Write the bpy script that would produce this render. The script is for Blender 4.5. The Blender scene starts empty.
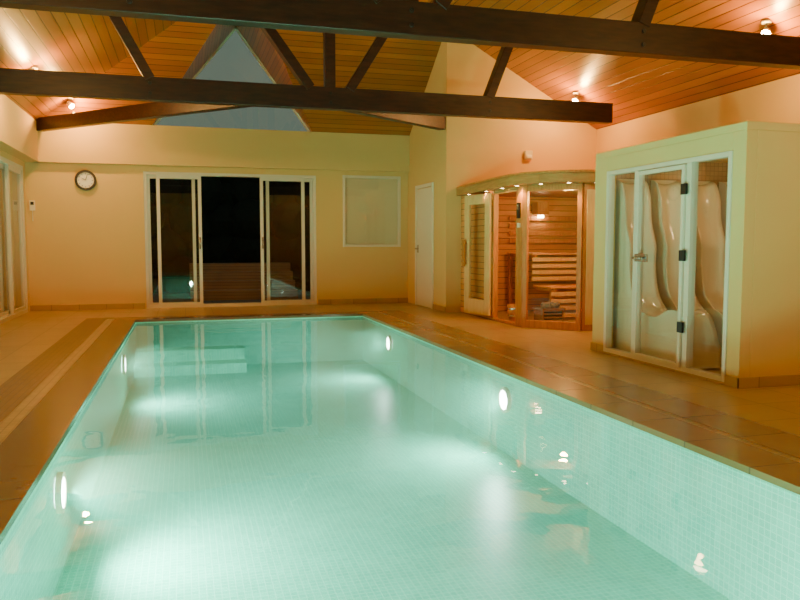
import bpy, bmesh, math, random
from mathutils import Vector, Matrix
random.seed(3)
S = bpy.context.scene

# ---------------------------------------------------------------- materials
def newmat(name):
    m = bpy.data.materials.new(name); m.use_nodes = True
    nt = m.node_tree
    for n in list(nt.nodes): nt.nodes.remove(n)
    out = nt.nodes.new('ShaderNodeOutputMaterial')
    return m, nt, out
def N(nt, t, **k):
    n = nt.nodes.new(t)
    for a, b in k.items(): setattr(n, a, b)
    return n
def L(nt, a, b): nt.links.new(a, b)
def math_(nt, op, a, b=None):
    n = N(nt, 'ShaderNodeMath', operation=op)
    if hasattr(a, 'links'): L(nt, a, n.inputs[0])
    else: n.inputs[0].default_value = a
    if b is not None:
        if hasattr(b, 'links'): L(nt, b, n.inputs[1])
        else: n.inputs[1].default_value = b
    return n.outputs[0]
def mixc(nt, fac, a, b, blend='MIX'):
    n = N(nt, 'ShaderNodeMix', data_type='RGBA', blend_type=blend)
    if hasattr(fac, 'links'): L(nt, fac, n.inputs[0])
    else: n.inputs[0].default_value = fac
    for v, i in ((a, 6), (b, 7)):
        if hasattr(v, 'links'): L(nt, v, n.inputs[i])
        else: n.inputs[i].default_value = (*v, 1)
    return n.outputs[2]

def plain(name, col, rough=0.5, metal=0.0, var=0.12, scale=3.0, bump=0.0, spec=0.5):
    m, nt, out = newmat(name)
    p = N(nt, 'ShaderNodeBsdfPrincipled')
    tc = N(nt, 'ShaderNodeTexCoord'); no = N(nt, 'ShaderNodeTexNoise')
    no.inputs['Scale'].default_value = scale; no.inputs['Detail'].default_value = 4
    L(nt, tc.outputs['Object'], no.inputs['Vector'])
    dark = tuple(c * (1 - var) for c in col)
    L(nt, mixc(nt, no.outputs['Fac'], dark, col), p.inputs['Base Color'])
    p.inputs['Roughness'].default_value = rough; p.inputs['Metallic'].default_value = metal
    p.inputs['Specular IOR Level'].default_value = spec
    if bump:
        b = N(nt, 'ShaderNodeBump'); b.inputs['Strength'].default_value = bump
        b.inputs['Distance'].default_value = 0.01
        no2 = N(nt, 'ShaderNodeTexNoise'); no2.inputs['Scale'].default_value = 120
        L(nt, tc.outputs['Object'], no2.inputs['Vector'])
        L(nt, no2.outputs['Fac'], b.inputs['Height']); L(nt, b.outputs[0], p.inputs['Normal'])
    L(nt, p.outputs[0], out.inputs[0]); return m

def wood(name, c1, c2, axis=2, stretch=(1, 1, 12), rough=0.45, scale=5):
    m, nt, out = newmat(name)
    p = N(nt, 'ShaderNodeBsdfPrincipled'); tc = N(nt, 'ShaderNodeTexCoord'); mp = N(nt, 'ShaderNodeMapping')
    mp.inputs['Scale'].default_value = stretch
    L(nt, tc.outputs['Object'], mp.inputs[0])
    no = N(nt, 'ShaderNodeTexNoise'); no.inputs['Scale'].default_value = scale; no.inputs['Detail'].default_value = 6
    L(nt, mp.outputs[0], no.inputs['Vector'])
    r = N(nt, 'ShaderNodeMapRange'); r.inputs[1].default_value = .35; r.inputs[2].default_value = .65
    L(nt, no.outputs['Fac'], r.inputs[0])
    L(nt, mixc(nt, r.outputs[0], c1, c2), p.inputs['Base Color'])
    p.inputs['Roughness'].default_value = rough
    L(nt, p.outputs[0], out.inputs[0]); return m

def planks(name, c1, c2, axis, step, along=1, rough=0.4):
    m, nt, out = newmat(name)
    p = N(nt, 'ShaderNodeBsdfPrincipled'); tc = N(nt, 'ShaderNodeTexCoord')
    sp = N(nt, 'ShaderNodeSeparateXYZ'); L(nt, tc.outputs['Object'], sp.inputs[0])
    q = math_(nt, 'DIVIDE', sp.outputs[axis], step)
    fr = math_(nt, 'FRACT', q); fl = math_(nt, 'FLOOR', q)
    wn = N(nt, 'ShaderNodeTexWhiteNoise', noise_dimensions='1D'); L(nt, fl, wn.inputs['W'])
    mp = N(nt, 'ShaderNodeMapping')
    sc = [1.5, 1.5, 1.5]; sc[axis] = 40
    mp.inputs['Scale'].default_value = sc; L(nt, tc.outputs['Object'], mp.inputs[0])
    no = N(nt, 'ShaderNodeTexNoise'); no.inputs['Scale'].default_value = 1.5; no.inputs['Detail'].default_value = 4
    L(nt, mp.outputs[0], no.inputs['Vector'])
    f = math_(nt, 'MULTIPLY', wn.outputs[0], 0.55)
    f2 = math_(nt, 'ADD', f, math_(nt, 'MULTIPLY', no.outputs['Fac'], 0.45))
    col = mixc(nt, f2, c1, c2)
    gr = math_(nt, 'LESS_THAN', fr, 0.09)
    col2 = mixc(nt, gr, col, tuple(c * .25 for c in c1))
    L(nt, col2, p.inputs['Base Color'])
    b = N(nt, 'ShaderNodeBump'); b.inputs['Strength'].default_value = .5; b.inputs['Distance'].default_value = .01
    L(nt, math_(nt, 'SUBTRACT', 1.0, gr), b.inputs['Height']); L(nt, b.outputs[0], p.inputs['Normal'])
    p.inputs['Roughness'].default_value = rough
    L(nt, p.outputs[0], out.inputs[0]); return m

def tiles(name, c1, c2, mortar, size, axes=(0, 1), rough=.3, msize=.02, offs=0.0, bump=.3, spec=.5, bh=None):
    m, nt, out = newmat(name)
    p = N(nt, 'ShaderNodeBsdfPrincipled'); tc = N(nt, 'ShaderNodeTexCoord')
    sp = N(nt, 'ShaderNodeSeparateXYZ'); cb = N(nt, 'ShaderNodeCombineXYZ')
    L(nt, tc.outputs['Object'], sp.inputs[0])
    L(nt, sp.outputs[axes[0]], cb.inputs[0]); L(nt, sp.outputs[axes[1]], cb.inputs[1])
    br = N(nt, 'ShaderNodeTexBrick'); br.offset = offs; br.squash = 1.0
    L(nt, cb.outputs[0], br.inputs['Vector'])
    br.inputs['Scale'].default_value = 1 / size
    br.inputs['Brick Width'].default_value = 1.0; br.inputs['Row Height'].default_value = bh or 1.0
    br.inputs['Mortar Size'].default_value = msize; br.inputs['Mortar Smooth'].default_value = .2
    br.inputs['Color1'].default_value = (*c1, 1); br.inputs['Color2'].default_value = (*c2, 1)
    br.inputs['Mortar'].default_value = (*mortar, 1)
    no = N(nt, 'ShaderNodeTexNoise'); no.inputs['Scale'].default_value = 4; no.inputs['Detail'].default_value = 6
    L(nt, tc.outputs['Object'], no.inputs['Vector'])
    r = N(nt, 'ShaderNodeMapRange'); r.inputs[3].default_value = .82; r.inputs[4].default_value = 1.1
    L(nt, no.outputs['Fac'], r.inputs[0])
    L(nt, mixc(nt, 1.0, br.outputs['Color'], r.outputs[0], 'MULTIPLY'), p.inputs['Base Color'])
    if bump:
        b = N(nt, 'ShaderNodeBump'); b.inputs['Strength'].default_value = bump; b.inputs['Distance'].default_value = .004
        L(nt, math_(nt, 'SUBTRACT', 1.0, br.outputs['Fac']), b.inputs['Height']); L(nt, b.outputs[0], p.inputs['Normal'])
    p.inputs['Roughness'].default_value = rough; p.inputs['Specular IOR Level'].default_value = spec
    L(nt, p.outputs[0], out.inputs[0]); return m

def glassy(name, tint, f0=.05, ripple=0, rough=0.0, vol=None, power=5.0):
    """thin dielectric sheet: symmetric Schlick mix of clear transmission and mirror reflection"""
    m, nt, out = newmat(name)
    tr = N(nt, 'ShaderNodeBsdfTransparent'); tr.inputs[0].default_value = (*tint, 1)
    gl = N(nt, 'ShaderNodeBsdfGlossy'); gl.inputs['Roughness'].default_value = rough
    lw = N(nt, 'ShaderNodeLayerWeight')
    mx = N(nt, 'ShaderNodeMixShader')
    if ripple:
        tc = N(nt, 'ShaderNodeTexCoord'); no = N(nt, 'ShaderNodeTexNoise')
        no.inputs['Scale'].default_value = 2.2; no.inputs['Detail'].default_value = 2
        L(nt, tc.outputs['Object'], no.inputs['Vector'])
        b = N(nt, 'ShaderNodeBump'); b.inputs['Strength'].default_value = ripple; b.inputs['Distance'].default_value = .05
        L(nt, no.outputs['Fac'], b.inputs['Height'])
        L(nt, b.outputs[0], gl.inputs['Normal']); L(nt, b.outputs[0], lw.inputs['Normal'])
    p5 = math_(nt, 'POWER', lw.outputs['Facing'], power)
    fac = math_(nt, 'ADD', math_(nt, 'MULTIPLY', p5, 1-f0), f0)
    L(nt, fac, mx.inputs[0]); L(nt, tr.outputs[0], mx.inputs[1]); L(nt, gl.outputs[0], mx.inputs[2])
    L(nt, mx.outputs[0], out.inputs[0])
    if vol: addvol(nt, out, vol)
    return m
def addvol(nt, out, vol):
    v = N(nt, 'ShaderNodeVolumeScatter'); v.inputs['Color'].default_value = (*vol[0], 1)
    v.inputs['Density'].default_value = vol[1]; v.inputs['Anisotropy'].default_value = vol[2]
    L(nt, v.outputs[0], out.inputs['Volume'])

def emit(name, col, s):
    m, nt, out = newmat(name)
    e = N(nt, 'ShaderNodeEmission'); e.inputs[0].default_value = (*col, 1); e.inputs[1].default_value = s
    L(nt, e.outputs[0], out.inputs[0]); return m

M = {}
M['wall'] = plain('wall_plaster', (.74, .50, .19), .8, var=.06, scale=1.5, bump=.08)
M['lining'] = tiles('cabin_lining_mosaic', (.40, .25, .12), (.34, .21, .10), (.22, .13, .06), .05, (0, 2), rough=.3, msize=.08)
M['ceil'] = planks('ceiling_boards', (.29, .088, .014), (.50, .18, .032), 2, .062, rough=.32)
M['beam'] = wood('dark_beam_wood', (.022, .006, .003), (.050, .013, .005), stretch=(1, 6, 6), rough=.4)
M['tile'] = tiles('floor_tiles', (.52, .34, .15), (.46, .30, .13), (.30, .19, .08), .42, rough=.28, msize=.012)
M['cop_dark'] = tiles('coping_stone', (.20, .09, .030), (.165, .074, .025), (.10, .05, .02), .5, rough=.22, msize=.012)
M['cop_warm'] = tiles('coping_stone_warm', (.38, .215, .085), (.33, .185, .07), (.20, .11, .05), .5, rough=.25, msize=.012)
M['cop_light'] = tiles('channel_mosaic', (.54, .37, .19), (.44, .29, .14), (.28, .17, .08), .05, rough=.3, msize=.08)
M['cop_mid'] = tiles('border_mosaic', (.28, .135, .05), (.22, .105, .038), (.14, .07, .03), .05, rough=.3, msize=.08)
pc = ((.12, .78, .60), (.085, .68, .52), (.36, .88, .72))
M['pool_xy'] = tiles('pool_mosaic_floor', *pc, .038, (0, 1), rough=.4, msize=.07, bump=0)
M['pool_yz'] = tiles('pool_mosaic_side', *pc, .038, (1, 2), rough=.4, msize=.07, bump=0)
M['pool_xz'] = tiles('pool_mosaic_end', *pc, .038, (0, 2), rough=.4, msize=.07, bump=0)
VOL = ((.28, 1.0, .80), .10, .3)
M['water'] = glassy('pool_water', (.84, .99, .95), .03, .08, .0, VOL)
m_, nt_, out_ = newmat('pool_water_body'); tr_ = N(nt_, 'ShaderNodeBsdfTransparent'); L(nt_, tr_.outputs[0], out_.inputs[0]); addvol(nt_, out_, VOL); M['waterside'] = m_
M['glass'] = glassy('window_glass', (.93, .95, .93), .08)
M['alu'] = plain('white_aluminium', (.74, .66, .52), .35, .1, var=.03)
M['white'] = plain('white_paint', (.80, .72, .55), .45, var=.04)
M['blind'] = plain('frosted_blind', (.74, .62, .40), .5, var=.05)
M['steel'] = plain('brushed_steel', (.6, .58, .54), .25, .9, var=.05)
M['black'] = plain('black_plastic', (.015, .014, .013), .35)
M['face'] = plain('clock_face', (.85, .82, .75), .5, var=.02)
M['pine'] = planks('sauna_pine', (.60, .27, .07), (.74, .37, .11), 2, .09, rough=.5)
M['frame'] = wood('sauna_frame_wood', (.46, .17, .035), (.58, .25, .06), stretch=(8, 8, 1), rough=.4)
M['canopy'] = wood('canopy_wood', (.40, .19, .05), (.52, .27, .08), stretch=(1, 1, 8), rough=.4)
M['palew'] = wood('pale_door_wood', (.66, .43, .17), (.74, .51, .22), stretch=(8, 8, 1), rough=.45)
M['ceramic'] = plain('lounger_ceramic', (.78, .68, .50), .10, var=.04)
M['stone'] = plain('stove_stone', (.22, .20, .18), .8, var=.5, scale=20)
M['deck'] = planks('deck_boards', (.30, .16, .08), (.40, .22, .11), 2, .06, rough=.6)
M['patio'] = tiles('patio_slabs', (.16, .13, .10), (.13, .11, .09), (.05, .05, .04), .5, rough=.6)
M['hedge'] = plain('hedge_leaves', (.012, .016, .008), .9, var=.8, scale=9)
M['lampwarm'] = emit('warm_bulb', (1, .72, .38), 260)
M['lampsmall'] = emit('small_downlight', (1, .70, .36), 45)
M['lamppool'] = emit('pool_lamp_lens', (.85, 1, .88), 40)

# ---------------------------------------------------------------- builder
class B:
    def __init__(s): s.bm = bmesh.new(); s.mats = []
    def mi(s, m):
        if m not in s.mats: s.mats.append(m)
        return s.mats.index(m)
    def box(s, a, b, m, mat=None):
        x0, y0, z0 = a; x1, y1, z1 = b
        x0, x1 = sorted((x0, x1)); y0, y1 = sorted((y0, y1)); z0, z1 = sorted((z0, z1))
        vs = [Vector(v) for v in ((x0,y0,z0),(x1,y0,z0),(x1,y1,z0),(x0,y1,z0),(x0,y0,z1),(x1,y0,z1),(x1,y1,z1),(x0,y1,z1))]
        if mat is not None: vs = [mat @ v for v in vs]
        v = [s.bm.verts.new(q) for q in vs]
        for f in ((3,2,1,0),(4,5,6,7),(0,1,5,4),(1,2,6,5),(2,3,7,6),(3,0,4,7)):
            s.bm.faces.new([v[i] for i in f]).material_index = s.mi(m)
    def bar(s, p, q, w, h, m, up=(0, 0, 1)):
        p, q = Vector(p), Vector(q); d = (q - p); ln = d.length; d.normalize()
        u = Vector(up); side = d.cross(u)
        side.normalize(); u = side.cross(d)
        mt = Matrix((( d.x, side.x, u.x, p.x), (d.y, side.y, u.y, p.y), (d.z, side.z, u.z, p.z), (0, 0, 0, 1)))
        s.box((0, -w/2, -h/2), (ln, w/2, h/2), m, mt)
    def poly(s, pts, m):
        f = s.bm.faces.new([s.bm.verts.new(p) for p in pts]); f.material_index = s.mi(m); return f
    def prism(s, pts, vec, m):
        vec = Vector(vec); a = [Vector(p) for p in pts]
        va = [s.bm.verts.new(p) for p in a]; vb = [s.bm.verts.new(p + vec) for p in a]
        k = s.mi(m); n = len(a)
        s.bm.faces.new(va).material_index = k; s.bm.faces.new(vb[::-1]).material_index = k
        for i in range(n):
            j = (i + 1) % n
            s.bm.faces.new((va[i], vb[i], vb[j], va[j])).material_index = k
    def cyl(s, p, q, r, m, r2=None, seg=24):
        p, q = Vector(p), Vector(q); d = (q - p).normalized()
        a = d.orthogonal().normalized(); b = d.cross(a); r2 = r if r2 is None else r2
        k = s.mi(m)
        va = [s.bm.verts.new(p + r*(math.cos(t)*a + math.sin(t)*b)) for t in [2*math.pi*i/seg for i in range(seg)]]
        vb = [s.bm.verts.new(q + r2*(math.cos(t)*a + math.sin(t)*b)) for t in [2*math.pi*i/seg for i in range(seg)]]
        s.bm.faces.new(va[::-1]).material_index = k; s.bm.faces.new(vb).material_index = k
        for i in range(seg):
            j = (i+1) % seg
            f = s.bm.faces.new((va[i], va[j], vb[j], vb[i])); f.material_index = k; f.smooth = True
    def ring(s, c, d, r0, r1, t, m, seg=40):
        c, d = Vector(c), Vector(d).normalized(); a = d.orthogonal().normalized(); b = d.cross(a); k = s.mi(m)
        rows = []
        for (r, h) in ((r0, 0), (r0, t), (r1, t), (r1, 0)):
            rows.append([s.bm.verts.new(c + d*h + r*(math.cos(x)*a + math.sin(x)*b)) for x in [2*math.pi*i/seg for i in range(seg)]])
        for ri in range(4):
            A, C = rows[ri], rows[(ri+1) % 4]
            for i in range(seg):
                j = (i+1) % seg
                s.bm.faces.new((A[i], A[j], C[j], C[i])).material_index = k
    def ico(s, c, r, m, sc=(1,1,1)):
        res = bmesh.ops.create_icosphere(s.bm, subdivisions=2, radius=r)
        for v in res['verts']:
            v.co = Vector((v.co.x*sc[0], v.co.y*sc[1], v.co.z*sc[2])) * random.uniform(.9, 1.08) + Vector(c)
        k = s.mi(m)
        for f in {f for v in res['verts'] for f in v.link_faces}: f.material_index = k
    def done(s, name, bevel=0, parent=None):
        bmesh.ops.recalc_face_normals(s.bm, faces=s.bm.faces)
        me = bpy.data.meshes.new(name); s.bm.to_mesh(me); s.bm.free()
        for m in s.mats: me.materials.append(M[m])
        o = bpy.data.objects.new(name, me); S.collection.objects.link(o)
        if bevel:
            md = o.modifiers.new('bevel', 'BEVEL'); md.width = bevel; md.segments = 2
            md.limit_method = 'ANGLE'; md.angle_limit = math.radians(50)
        if parent: o.parent = parent
        return o

def light(name, kind, loc, energy, col, parent=None, **k):
    d = bpy.data.lights.new(name, kind); d.energy = energy; d.color = col
    for a, b in k.items(): setattr(d, a, b)
    o = bpy.data.objects.new(name, d); o.location = loc; S.collection.objects.link(o)
    if parent: o.parent = parent
    return o

# ---------------------------------------------------------------- dimensions
XL, XR, XC = -2.3, 6.6, 3.97
YF, YW, YB = 13.3, 11.2, -3.0
EZ = 2.97
RX, RZ = 2.1, 5.478
sl = (RZ-EZ)/(RX-XL); sr = (RZ-EZ)/(XR-RX)
ZC = EZ + sr*(XR-XC); sh = (ZC-EZ)/(YF-YW); RY = YF-(RZ-EZ)/sh
PX0, PX1, PY0, PY1, PD, WZ = -.69, 2.65, .7, 11.35, -.72, -.045
DX0, DX1, DXA, DZA = -.52, 2.24, .92, 4.76
DYA = YF-(DZA-EZ)/sh

# ---------------------------------------------------------------- shell
b = B()
o = .70
FX0, FX1, FY0, FY1 = PX0-o, PX1+o, PY0-o, PY1+.42
t = -.25
b.box((-2.6, YB-.2, t), (FX0, YF, 0), 'tile'); b.box((FX1, YB-.2, t), (XR+.2, YF, 0), 'tile')
b.box((FX0, YB-.2, t), (FX1, FY0, 0), 'tile'); b.box((FX0, FY1, t), (FX1, YF, 0), 'tile')
b.done('floor')

def ringbox(bb, x0, x1, y0, y1, X0, X1, Y0, Y1, z0, z1, m, mr=None):
    bb.box((X0, Y0, z0), (x0, Y1, z1), m); bb.box((x1, Y0, z0), (X1, Y1, z1), mr or m)
    bb.box((x0, Y0, z0), (x1, y0, z1), m); bb.box((x0, y1, z0), (x1, Y1, z1), m)
b = B()
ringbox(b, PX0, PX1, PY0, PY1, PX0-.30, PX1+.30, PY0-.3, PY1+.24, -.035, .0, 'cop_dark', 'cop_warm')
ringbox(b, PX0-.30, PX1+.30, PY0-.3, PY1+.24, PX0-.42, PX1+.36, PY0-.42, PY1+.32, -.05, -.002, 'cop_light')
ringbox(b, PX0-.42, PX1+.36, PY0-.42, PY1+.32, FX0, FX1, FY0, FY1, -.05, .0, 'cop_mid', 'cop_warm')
b.done('pool_coping')

b = B()
b.poly([(PX0,PY0,PD),(PX1,PY0,PD),(PX1,PY1,PD),(PX0,PY1,PD)], 'pool_xy')
for x in (PX0, PX1): b.poly([(x,PY0,PD),(x,PY1,PD),(x,PY1,-.035),(x,PY0,-.035)], 'pool_yz')
for y in (PY0, PY1): b.poly([(PX0,y,PD),(PX1,y,PD),(PX1,y,-.035),(PX0,y,-.035)], 'pool_xz')
b.box((PX0+.001, PY1-.35, PD+.001), (PX0+1.5, PY1-.001, -.42), 'pool_xy')
b.box((PX0+.001, PY1-.70, PD+.001), (PX0+1.5, PY1-.351, -.58), 'pool_xy')
b.done('swimming_pool')
b = B(); e = .002
x0, x1, y0, y1, z0, z1 = PX0+e, PX1-e, PY0+e, PY1-e, PD+e, WZ
V = [b.bm.verts.new(p) for p in ((x0,y0,z0),(x1,y0,z0),(x1,y1,z0),(x0,y1,z0),(x0,y0,z1),(x1,y0,z1),(x1,y1,z1),(x0,y1,z1))]
b.mi('water'); b.mi('waterside')
for i, f in enumerate(((4,5,6,7),(3,2,1,0),(0,1,5,4),(1,2,6,5),(2,3,7,6),(3,0,4,7))):
    b.bm.faces.new([V[j] for j in f]).material_index = 0 if i == 0 else 1
b.done('pool_water')

def pool_lamp(x, y, dx, dy, e, ang=170, tilt=-.12):
    dv = Vector((dx, dy, 0)); c = Vector((x, y, -.25)) + dv*.005
    b = B(); b.cyl(c, c+dv*.025, .085, 'lamppool'); b.ring(c, dv, .085, .11, .03, 'white')
    p = b.done('underwater_pool_lamp')
    l = light('lamp_light', 'SPOT', c+dv*.055, e, (.46, 1, .74), p, spot_size=math.radians(ang), spot_blend=.8, shadow_soft_size=.07)
    l.rotation_euler = (dv + Vector((0,0,tilt))).to_track_quat('-Z', 'Y').to_euler()
pool_lamp(PX0, 4.33, 1, 0, 650, 150, -.06); pool_lamp(PX0, 8.8, 1, 0, 330)
for y in (1.9, 5.89, 9.7): pool_lamp(PX1, y, -1, 0, 250)
pool_lamp(.2, PY0, 0, 1, 420); pool_lamp(1.8, PY0, 0, 1, 420)  # unseen near-end pair, added only to brighten the pool floor

# ceiling
b = B()
b.poly([(XL,YB,EZ),(XL,YF,EZ),(RX,RY,RZ),(RX,YB,RZ)], 'ceil')
b.poly([(XR,YB,EZ),(XR,YW,EZ),(XC,YW,ZC),(RX,RY,RZ),(RX,YB,RZ)], 'ceil')
b.poly([(XL,YF,EZ),(DX0,YF,EZ),(DXA,DYA,DZA),(DX1,YF,EZ),(XC,YF,EZ),(XC,YW,ZC),(RX,RY,RZ)], 'ceil')
b.poly([(DX0,YF,EZ),(DXA,YF,DZA),(DXA,DYA,DZA)], 'ceil')
b.poly([(DX1,YF,EZ),(DXA,DYA,DZA),(DXA,YF,DZA)], 'ceil')
bmesh.ops.triangulate(b.bm, faces=[f for f in b.bm.faces if len(f.verts) > 4])
b.done('ceiling')

SDX0, SDX1, SDZ = -.63, 2.27, 2.29
WX0, WX1, WZ0, WZ1 = 2.75, 3.83, 1.03, 2.31
b = B(); T = .25
def fw(x0, x1, z0, z1): b.box((x0, YF, z0), (x1, YF+T, z1), 'wall')
fw(-2.65, SDX0, 0, EZ); fw(SDX0, SDX1, SDZ, EZ); fw(SDX1, WX0, 0, EZ)
fw(WX0, WX1, 0, WZ0); fw(WX0, WX1, WZ1, EZ); fw(WX1, XC+.2, 0, EZ)
b.box((XL, YF-.10, 2.39), (XC, YF, EZ+.07), 'wall')
b.done('wall_far')
b = B()
b.box((-2.65, 13.08, 0), (-2.42, YF, EZ), 'wall'); b.box((-2.65, 9.0, 2.3), (-2.42, 13.08, EZ), 'wall')
b.box((-2.65, YB, 0), (-2.42, 9.0, EZ), 'wall')
b.box((-2.42, YB, 2.39), (-2.2, YF, EZ+.05), 'wall')
b.done('wall_left')
b = B(); b.prism([(XC,YW,0),(XR,YW,0),(XR,YW,EZ),(XC,YW,ZC)], (0,.2,0), 'wall'); b.done('wall_sauna')
b = B(); b.prism([(XC,YW+.2,0),(XC,YF,0),(XC,YF,EZ),(XC,YW+.2,ZC-.2*sh)], (.2,0,0), 'wall'); b.done('wall_recess')
b = B(); b.box((XR,YB,0),(XR+.2,YW+.2,EZ), 'wall'); b.done('wall_right')
b = B(); b.prism([(-2.65,YB,0),(XR+.2,YB,0),(XR+.2,YB,EZ),(RX,YB,RZ),(-2.65,YB,EZ)], (0,-.2,0), 'wall'); b.done('wall_back')

def bb(n, a, c): q = B(); q.box(a, c, 'tile'); q.done(n, .004)
bb('baseboard_far', (-2.42, YF-.015, 0), (SDX0-.02, YF, .09)); bb('baseboard_far_right', (SDX1+.02, YF-.015, 0), (XC, YF, .09))
bb('baseboard_recess', (XC-.015, YW, 0), (XC, 11.80, .09))

# gable window
b = B()
P = [Vector((DX0,YF+.02,EZ)), Vector((DX1,YF+.02,EZ)), Vector((DXA,YF+.02,DZA))]
for i in range(3):
    b.bar(P[i], P[(i+1)%3], .06, .06, 'white', up=(0,1,0))
b.poly(P, 'glass'); b.done('window_1')

b = B()
def frame(b, x0, x1, z0, z1, y, w, d, m):
    b.box((x0,y,z0),(x0+w,y+d,z1),m); b.box((x1-w,y,z0),(x1,y+d,z1),m)
    b.box((x0+w,y,z0),(x1-w,y+d,z0+w),m); b.box((x0+w,y,z1-w),(x1-w,y+d,z1),m)
frame(b, WX0, WX1, WZ0, WZ1, YF-.01, .045, .08, 'alu')
b.box((WX0+.045, YF+.045, WZ0), (WX1-.045, YF+.06, WZ1), 'blind')
b.poly([(WX0,YF+.03,WZ0),(WX1,YF+.03,WZ0),(WX1,YF+.03,WZ1),(WX0,YF+.03,WZ1)], 'glass')
b.done('window_2', .004)

b = B()
frame(b, SDX0, SDX1, 0, SDZ, YF+.02, .05, .14, 'alu')
b.box((SDX0, YF+.0, 0), (SDX1, YF+.2, .02), 'alu')
def pane_xz(b, x0, x1, z0, z1, y): b.poly([(x0,y,z0),(x1,y,z0),(x1,y,z1),(x0,y,z1)], 'glass')
def pane_yz(b, y0, y1, z0, z1, x): b.poly([(x,y0,z0),(x,y1,z0),(x,y1,z1),(x,y0,z1)], 'glass')
def leaf(b, x0, x1, y):
    frame(b, x0, x1, .03, SDZ-.05, y, .055, .045, 'alu')
    pane_xz(b, x0+.05, x1-.05, .08, SDZ-.1, y+.02)
leaf(b, SDX0+.04, .20, YF+.10); leaf(b, SDX0+.20, .30, YF+.04)
leaf(b, 1.29, SDX1-.20, YF+.04); leaf(b, 1.40, SDX1-.04, YF+.10)
for x in (.265, 1.325):
    b.cyl((x, YF+.0, 1.0), (x, YF+.0, 1.2), .012, 'steel'); b.cyl((x,YF+.045,1.02),(x,YF,1.02),.008,'steel'); b.cyl((x,YF+.045,1.18),(x,YF,1.18),.008,'steel')
b.done('door_1')

b = B(); xl = -2.5
def yframe(b, y0, y1, z0, z1, x, w, d, m):
    b.box((x,y0,z0),(x+d,y0+w,z1),m); b.box((x,y1-w,z0),(x+d,y1,z1),m)
    b.box((x,y0+w,z0),(x+d,y1-w,z0+w),m); b.box((x,y0+w,z1-w),(x+d,y1-w,z1),m)
yframe(b, 9.0, 13.08, 0, 2.3, xl-.06, .06, .15, 'alu')
for y0, y1, x in ((9.06,12.3,xl-.03),(12.1,13.02,xl+.03)):
    yframe(b, y0, y1, .04, 2.24, x, .07, .045, 'alu')
    pane_yz(b, y0+.05, y1-.05, .1, 2.2, x+.02)
b.box((xl-.075, 9.06, .02), (xl-.06, 13.02, 2.28), 'blind')
b.done('door_2')

b = B()
b.box((XC-.03, 11.80, 0), (XC-.001, 11.86, 2.10), 'white'); b.box((XC-.03, 12.70, 0), (XC-.001, 12.76, 2.10), 'white')
b.box((XC-.03, 11.86, 2.04), (XC-.001, 12.70, 2.10), 'white')
b.box((XC-.02, 11.87, .01), (XC-.001, 12.69, 2.03), 'white')
b.cyl((XC-.02, 12.6, 1.0), (XC-.07, 12.6, 1.0), .012, 'steel'); b.cyl((XC-.07, 12.61, 1.0), (XC-.07, 12.48, 1.0), .01, 'steel')
b.box((XC-.028, 12.57, .93), (XC-.02, 12.63, 1.07), 'steel')
b.done('door_3', .003)

b = B(); c = Vector((-1.52, YF-.04, 2.12))
b.cyl(c+Vector((0,.038,0)), c+Vector((0,.01,0)), .14, 'face', seg=48); b.ring(c+Vector((0,.038,0)), (0,-1,0), .128, .165, .045, 'black')
for i in range(12):
    a = i*math.pi/6; u = Vector((math.sin(a),0,math.cos(a)))
    b.bar(c+Vector((0,.006,0))+u*.095, c+Vector((0,.006,0))+u*.118, .006, .006 if i%3 else .014, 'black', up=(0,1,0))
b.bar(c+Vector((0,.004,0)), c+Vector((-.06,.004,.035)), .006, .012, 'black', up=(0,1,0))
b.bar(c+Vector((0,.002,0)), c+Vector((.03,.002,.10)), .006, .009, 'black', up=(0,1,0))
b.done('wall_clock')

b = B(); b.box((5.29,YW-.06,2.44),(5.42,YW,2.58),'white'); b.box((5.31,YW-.075,2.46),(5.40,YW-.06,2.51),'face'); b.done('motion_sensor', .012)
b = B(); b.box((-2.37,YF-.03,1.62),(-2.29,YF,1.78),'white'); b.box((-2.355,YF-.035,1.71),(-2.305,YF-.03,1.76),'black'); b.cyl((-2.33,YF-.015,1.62),(-2.33,YF-.015,1.45),.006,'white'); b.done('thermostat', .006)

# ---------------------------------------------------------------- roof trusses
def ceilz(x): return EZ+sl*(x-XL) if x < RX else EZ+sr*(XR-x)
def truss(y, xr):
    b = B(); z0, z1 = 2.85, 3.13; w = .15
    b.box((-2.19, y-w/2, z0), (xr, y+w/2, z1), 'beam')
    cx = 1.88
    b.box((cx-.07, y-.06, z1), (cx+.07, y+.06, min(ceilz(cx), RZ)-.0), 'beam')
    for sgn in (-1, 1):
        p = Vector((cx+sgn*.26, y, z1-.02)); q = Vector((cx+sgn*1.35, y, 0)); q.z = ceilz(q.x)
        b.bar(p, q, .12, .17, 'beam', up=(0,1,0))
        p = Vector((cx+sgn*2.24, y, z1-.02)); q = Vector((cx+sgn*2.64, y, 0)); q.z = ceilz(q.x)
        b.bar(p, q, .12, .17, 'beam', up=(0,1,0))
    for x in (-.36, cx, cx+2.24):
        for zz in (2.93, 3.05):
            b.cyl((x, y-w/2-.012, zz), (x, y-w/2, zz), .022, 'black', seg=12)
    return b.done('roof_truss', .008)
truss(9.9, 6.05); truss(6.27, 6.55); truss(2.6, 6.55); truss(-1.0, 6.55)
b = B(); b.bar((-2.15, 13.12, 2.96), (.86, 9.98, 2.96), .13, .20, 'beam'); b.done('dragon_beam', .008)
b = B(); b.bar((XC-.05, 11.25, 2.96), (2.1, 9.98, 2.96), .13, .20, 'beam'); b.done('dragon_beam', .008)

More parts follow.
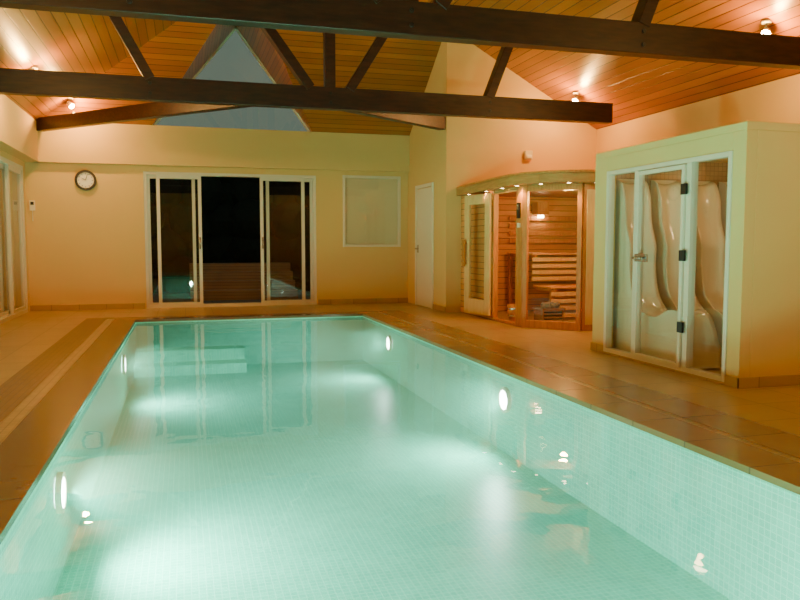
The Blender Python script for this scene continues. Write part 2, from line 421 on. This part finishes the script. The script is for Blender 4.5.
# ---------------------------------------------------------------- ceiling spotlights
warm = (1.0, .52, .13)
def spot_fixture(x, y, e):
    if y > 12: zc = EZ + sh*(YF-y)
    else: zc = ceilz(x)
    b = B()
    b.cyl((x,y,zc-.002),(x,y,zc-.03),.05,'white'); b.cyl((x,y,zc-.03),(x,y,zc-.09),.01,'steel')
    d = Vector((.5 if x < 2 else -.5, -.4, -.5)).normalized(); c = Vector((x,y,zc-.12))
    b.cyl(c-d*.05, c+d*.04, .035, 'white', r2=.05); b.ring(c+d*.04, d, .038, .052, .01, 'steel'); b.cyl(c+d*.041, c+d*.045, .036, 'lampwarm')
    o = b.done('ceiling_spotlight')
    light('bulb', 'POINT', c+d*.11, e, warm, o, shadow_soft_size=.045)
for x, y in ((-1.65,12.75),(-1.75,10.4),(-1.7,6.6),(-1.7,2.8),(-1.7,-.8),(5.82,10.5),(5.84,6.6),(5.8,2.8),(5.8,-.8)):
    spot_fixture(x, y, 82)

# ---------------------------------------------------------------- sauna
sx = 4.22
HY0, HY1 = 9.12, 9.86
b = B()
b.box((sx, HY1+.03, 0), (sx+.05, YW-.002, 1.84), 'pine'); b.box((sx, HY0, 1.78), (sx+.05, HY1+.03, 1.84), 'pine')
b.box((sx-.012, HY1, 0), (sx+.062, HY1+.06, 1.84), 'frame'); b.box((sx-.012, HY0-.06, 0), (sx+.062, HY0, 1.84), 'frame')
b.box((sx-.01, 8.93, 0), (sx+.06, HY0-.06, 1.84), 'frame')
b.box((sx-.01, HY0, 0), (sx+.06, HY1, .04), 'frame')
Bp, Cp = Vector((sx+.02, 8.95, 0)), Vector((4.76, 8.36, 0)); d = (Cp-Bp).normalized()
def ang(s0, s1, z0, z1, w, m, off=0):
    nrm = Vector((d.y, -d.x, 0)); p = Bp+d*s0+nrm*off; q = Bp+d*s1+nrm*off
    zc = Vector((0,0,(z0+z1)/2)); b.bar(p+zc, q+zc, w, z1-z0, m)
ln = (Cp-Bp).length
ang(0, .06, 0, 1.84, .07, 'frame'); ang(ln-.06, ln, 0, 1.84, .07, 'frame'); ang(.06, ln-.06, 1.76, 1.84, .06, 'frame'); ang(.06, ln-.06, 0, .10, .06, 'frame')
ga, gb = Bp+d*.06, Bp+d*(ln-.06)
b.poly([(ga.x,ga.y,.10),(gb.x,gb.y,.10),(gb.x,gb.y,1.76),(ga.x,ga.y,1.76)], 'glass')
b.box((4.76, 8.34, 0), (6.58, 8.39, 1.84), 'frame'); b.box((4.80, 8.325, .08), (5.0, 8.34, 1.76), 'palew'); b.box((5.04, 8.325, .08), (6.5, 8.34, 1.76), 'palew')
b.box((sx+.05, YW-.03, 0), (6.58, YW-.004, 1.84), 'pine'); b.box((6.55, 8.39, 0), (6.59, YW-.03, 1.84), 'pine')
can = [(4.14, YW-.002), (4.09, 10.2), (4.05, 9.5), (4.04, 9.0), (4.09, 8.74), (4.22, 8.48), (4.43, 8.27), (4.7, 8.14), (5.0, 8.08), (5.6, 8.05), (6.58, 8.05), (6.58, YW-.002)]
b.prism([(x, y, 1.84) for x, y in can], (0,0,.11), 'canopy')
b.prism([(x-(.02 if 0 < i < 10 else 0), y-(.02 if 2 < i < 11 else 0), 1.95) for i, (x, y) in enumerate(can)], (0,0,.03), 'frame')
sauna = b.done('sauna_cabin', .004)
b = B(); BY = -.35
def slats(x0, x1, y0, y1, z):
    n = int((y1-y0)/.085)
    for i in range(n):
        ya = y0 + i*(y1-y0)/n; b.box((x0, ya, z-.025), (x1, ya+.065, z), 'pine')
    for x in (x0+.05, (x0+x1)/2, x1-.09): b.box((x, y0, z-.07), (x+.04, y1, z-.025), 'frame')
slats(4.95, 6.5, 10.5+BY, 11.1, .95); slats(4.95, 6.5, 9.9+BY, 10.48+BY, .48)
for i in range(4): b.box((4.95, 10.49+BY, .54+i*.095), (6.5, 10.505+BY, .60+i*.095), 'palew')
for i in range(4): b.box((4.95, 9.885+BY, .05+i*.10), (6.5, 9.90+BY, .11+i*.10), 'palew')
for i in range(4): b.box((5.0, 11.08, 1.1+i*.12), (6.5, 11.10, 1.17+i*.12), 'frame')
b.box((4.97,9.92+BY,0),(5.03,9.98+BY,.45),'frame'); b.box((4.97,11.0,0),(5.03,11.06,.9),'frame')
b.box((6.4,9.92+BY,0),(6.46,9.98+BY,.45),'frame')
b.done('sauna_bench', .004)
b = B()
b.box((4.60,9.08,.04),(4.90,9.36,.20),'steel'); b.box((4.58,9.06,.20),(4.92,9.38,.225),'steel')
for i in range(3): b.box((4.62,9.07,.07+i*.045),(4.88,9.08,.09+i*.045),'black')
for x in (4.62,4.86):
    for y in (9.1,9.32): b.box((x,y,0),(x+.02,y+.02,.04),'steel')
for i in range(26): b.ico((random.uniform(4.63,4.87), random.uniform(9.11,9.33), random.uniform(.235,.275)), .038, 'stone', (1,.9,.75))
b.done('sauna_stove')
b = B(); b.cyl((4.45,9.6,0),(4.45,9.6,.24),.10,'frame',r2=.13); b.ring((4.45,9.6,.08),(0,0,1),.11,.118,.02,'steel'); b.ring((4.45,9.6,.18),(0,0,1),.122,.13,.02,'steel'); b.cyl((4.45,9.6,.2),(4.56,9.52,.42),.01,'frame'); b.done('sauna_bucket')
b = B()
p, q = Vector((sx-.04, HY1+.04, 0)), Vector((sx-.17, HY1+.70, 0)); d2 = (q-p).normalized(); W = (q-p).length
def dl(s0, s1, z0, z1, w, m, off=0):
    n = Vector((-d2.y, d2.x, 0)); zc = Vector((0,0,(z0+z1)/2))
    b.bar(p+d2*s0+n*off+zc, p+d2*s1+n*off+zc, w, z1-z0, m)
dl(0,.13,.06,1.80,.04,'palew'); dl(W-.13,W,.06,1.80,.04,'palew'); dl(.13,W-.13,1.66,1.80,.04,'palew'); dl(.13,W-.13,.06,.28,.04,'palew')
ga, gb = p+d2*.13, p+d2*(W-.13)
b.poly([(ga.x,ga.y,.28),(gb.x,gb.y,.28),(gb.x,gb.y,1.66),(ga.x,ga.y,1.66)], 'glass')
dl(W-.08,W-.03,.75,1.15,.03,'frame',.06); dl(W-.07,W-.04,.78,.82,.06,'frame',.03); dl(W-.07,W-.04,1.08,1.12,.06,'frame',.03)
b.done('sauna_door', .004)
b = B(); b.box((sx-.04,8.98,1.42),(sx-.011,9.05,1.62),'black'); b.box((sx-.042,8.99,1.53),(sx-.039,9.04,1.60),'steel'); b.box((sx-.035,8.98,1.30),(sx-.011,9.04,1.36),'white'); b.done('sauna_control_panel', .004)
b = B(); pts = [(4.18,10.75),(4.15,10.0),(4.13,9.4),(4.14,8.95),(4.29,8.58),(4.54,8.32),(4.85,8.20),(5.25,8.17)]
for x, y in pts: b.cyl((x,y,1.839),(x,y,1.834),.028,'lampsmall'); b.ring((x,y,1.84),(0,0,-1),.028,.038,.008,'steel')
cd = b.done('canopy_downlights')
for x, y in pts[1::2]:
    light('downlight', 'SPOT', (x,y,1.82), 22, warm, cd, spot_size=math.radians(130), spot_blend=.6, shadow_soft_size=.03)
b = B(); b.box((5.4,10.9,1.55),(5.6,11.1,1.75),'frame'); b.cyl((5.5,10.99,1.54),(5.5,10.99,1.50),.05,'lampsmall'); sl_ = b.done('sauna_lamp')
light('bulb', 'POINT', (4.9,9.0,1.7), 55, (1,.54,.16), sl_, shadow_soft_size=.06)

# ---------------------------------------------------------------- glazed relaxation cabin
CX, CY0, CY1, CH = 4.02, 4.70, 6.83, 2.0
b = B()
b.box((CX, 6.60, 0), (CX+.10, CY1, CH-.06), 'wall'); b.box((CX, CY0, 0), (CX+.10, 4.84, CH-.06), 'wall')
b.box((CX, 4.84, 1.80), (CX+.10, 6.60, CH-.06), 'wall')
b.box((CX+.10, CY0, 0), (XR-.002, CY0+.10, CH-.06), 'wall'); b.box((CX+.10, CY1-.10, 0), (XR-.002, CY1, CH-.06), 'wall')
b.box((CX, CY0, CH-.06), (XR-.002, CY1, CH), 'wall')
b.box((CX+.10, CY1-.115, 0), (XR-.002, CY1-.10, CH-.06), 'lining'); b.box((XR-.02, CY0+.1, 0), (XR-.002, CY1-.1, CH-.06), 'lining')
b.done('relaxation_cabin', .004)
b = B(); b.box((CX-.012, CY0-.012, 0), (CX, 4.84, .08), 'tile'); b.box((CX-.012, 6.60, 0), (CX, CY1+.012, .08), 'tile')
b.box((CX-.012, CY0-.012, 0), (XR-.01, CY0, .08), 'tile'); b.box((CX-.012,4.84,0),(CX,6.6,.02),'tile'); b.done('baseboard_cabin', .003)
b = B(); x = CX-.01
yframe(b, 4.84, 6.60, .02, 1.80, x, .04, .07, 'alu')
for y in (5.34, 6.09): b.box((x, y-.03, .06), (x+.07, y+.03, 1.76), 'alu')
yframe(b, 5.375, 6.055, .05, 1.75, x-.02, .035, .04, 'alu')
for y0, y1 in ((4.88,5.31),(5.41,6.02),(6.12,6.56)): pane_yz(b, y0, y1, .06, 1.76, x+.033)
for z in (.35, .95, 1.50): b.box((x-.035, 5.33, z), (x-.015, 5.40, z+.09), 'black')
b.box((x-.03, 5.86, .93), (x-.015, 6.05, 1.0), 'steel'); b.cyl((x-.06,5.90,.965),(x-.06,6.02,.965),.014,'steel')
b.done('door_4', .003)
def catmull(P, n=8):
    out = []
    for i in range(len(P)-1):
        p0 = P[max(i-1,0)]; p1 = P[i]; p2 = P[i+1]; p3 = P[min(i+2,len(P)-1)]
        for k in range(n):
            t = k/n
            out.append(tuple(.5*((2*p1[j])+(-p0[j]+p2[j])*t+(2*p0[j]-5*p1[j]+4*p2[j]-p3[j])*t*t+(-p0[j]+3*p1[j]-3*p2[j]+p3[j])*t**3) for j in (0,1)))
    out.append(P[-1]); return out
prof = catmull([(6.70,1.74),(6.60,1.70),(6.53,1.54),(6.50,1.30),(6.42,1.08),(6.42,.88),(6.36,.62),(6.20,.45),(5.98,.42),(5.78,.50),(5.62,.48),(5.52,.34),(5.46,.16),(5.44,.02)])
for cx in (4.32, 4.73, 5.14, 5.55, 5.96, 6.37):
    b = B(); hw = .15; k = b.mi('ceramic'); nx = 8; rows = []
    for i in range(nx+1):
        u = -1 + 2*i/nx; dip = .04*(1-u*u)
        row = []
        for j, (y, z) in enumerate(prof):
            a = prof[max(j-1,0)]; c2 = prof[min(j+1,len(prof)-1)]
            ty, tz = c2[0]-a[0], c2[1]-a[1]; l_ = math.hypot(ty,tz) or 1
            ny, nz = tz/l_, -ty/l_
            s_ = 0 if j in (0, len(prof)-1) else 1
            row.append(b.bm.verts.new((cx+u*hw, y-ny*dip*s_, max(z-nz*dip*s_, 0.02))))
        rows.append(row)
    for i in range(nx):
        for j in range(len(prof)-1):
            f = b.bm.faces.new((rows[i][j], rows[i+1][j], rows[i+1][j+1], rows[i][j+1])); f.material_index = k; f.smooth = True
    for r in (rows[0], rows[-1]):
        bx = r[0].co.x
        f = b.bm.faces.new(list(r)+[b.bm.verts.new((bx,6.70,0.02))]); f.material_index = k
    b.done('ceramic_lounger')
b = B(); b.ring((4.7,5.9,1.938),(0,0,-1),.06,.09,.02,'steel'); b.cyl((4.7,5.9,1.935),(4.7,5.9,1.925),.06,'lampsmall'); b.ring((5.6,5.9,1.938),(0,0,-1),.06,.09,.02,'steel'); b.cyl((5.6,5.9,1.935),(5.6,5.9,1.925),.06,'lampsmall')
cl = b.done('cabin_downlights')
for xx in (4.7, 5.6): light('bulb', 'POINT', (xx, 5.9, 1.84), 4, (1,.60,.26), cl, shadow_soft_size=.04)

# ---------------------------------------------------------------- outside
b = B(); b.box((-6, YF+.25, -.12), (8, 19, -.03), 'patio'); b.box((-8, YB, -.12), (-2.65, YF+.25, -.03), 'patio'); b.done('patio_ground')
b = B()
for i in range(4): b.box((.1, 15.2+i*.35, -.03), (2.2, 15.56+i*.35+.02*(3-i), .16+i*.17), 'deck')
b.done('deck_steps')
b = B()
for i in range(26):
    x = -5+i*.5
    for k2 in range(5): b.ico((x+random.uniform(-.2,.2), 18+random.uniform(-.2,.2), .3+k2*.65), .55, 'hedge', (1,.8,1))
b.done('garden_hedge')

# ---------------------------------------------------------------- world & camera
w = bpy.data.worlds.new('night'); S.world = w; w.use_nodes = True
bg = w.node_tree.nodes['Background']; bg.inputs[0].default_value = (.56, .74, .58, 1); bg.inputs[1].default_value = .24
cam = bpy.data.cameras.new('camera'); cam.lens = 33.75; cam.sensor_width = 36; cam.clip_start = .05
co = bpy.data.objects.new('camera', cam); S.collection.objects.link(co)
psi, phi = math.radians(16.02), math.radians(4.346)
f = Vector((math.sin(psi)*math.cos(phi), math.cos(psi)*math.cos(phi), -math.sin(phi)))
co.location = (0, 0, 1.1); co.rotation_euler = f.to_track_quat('-Z', 'Y').to_euler()
S.camera = co
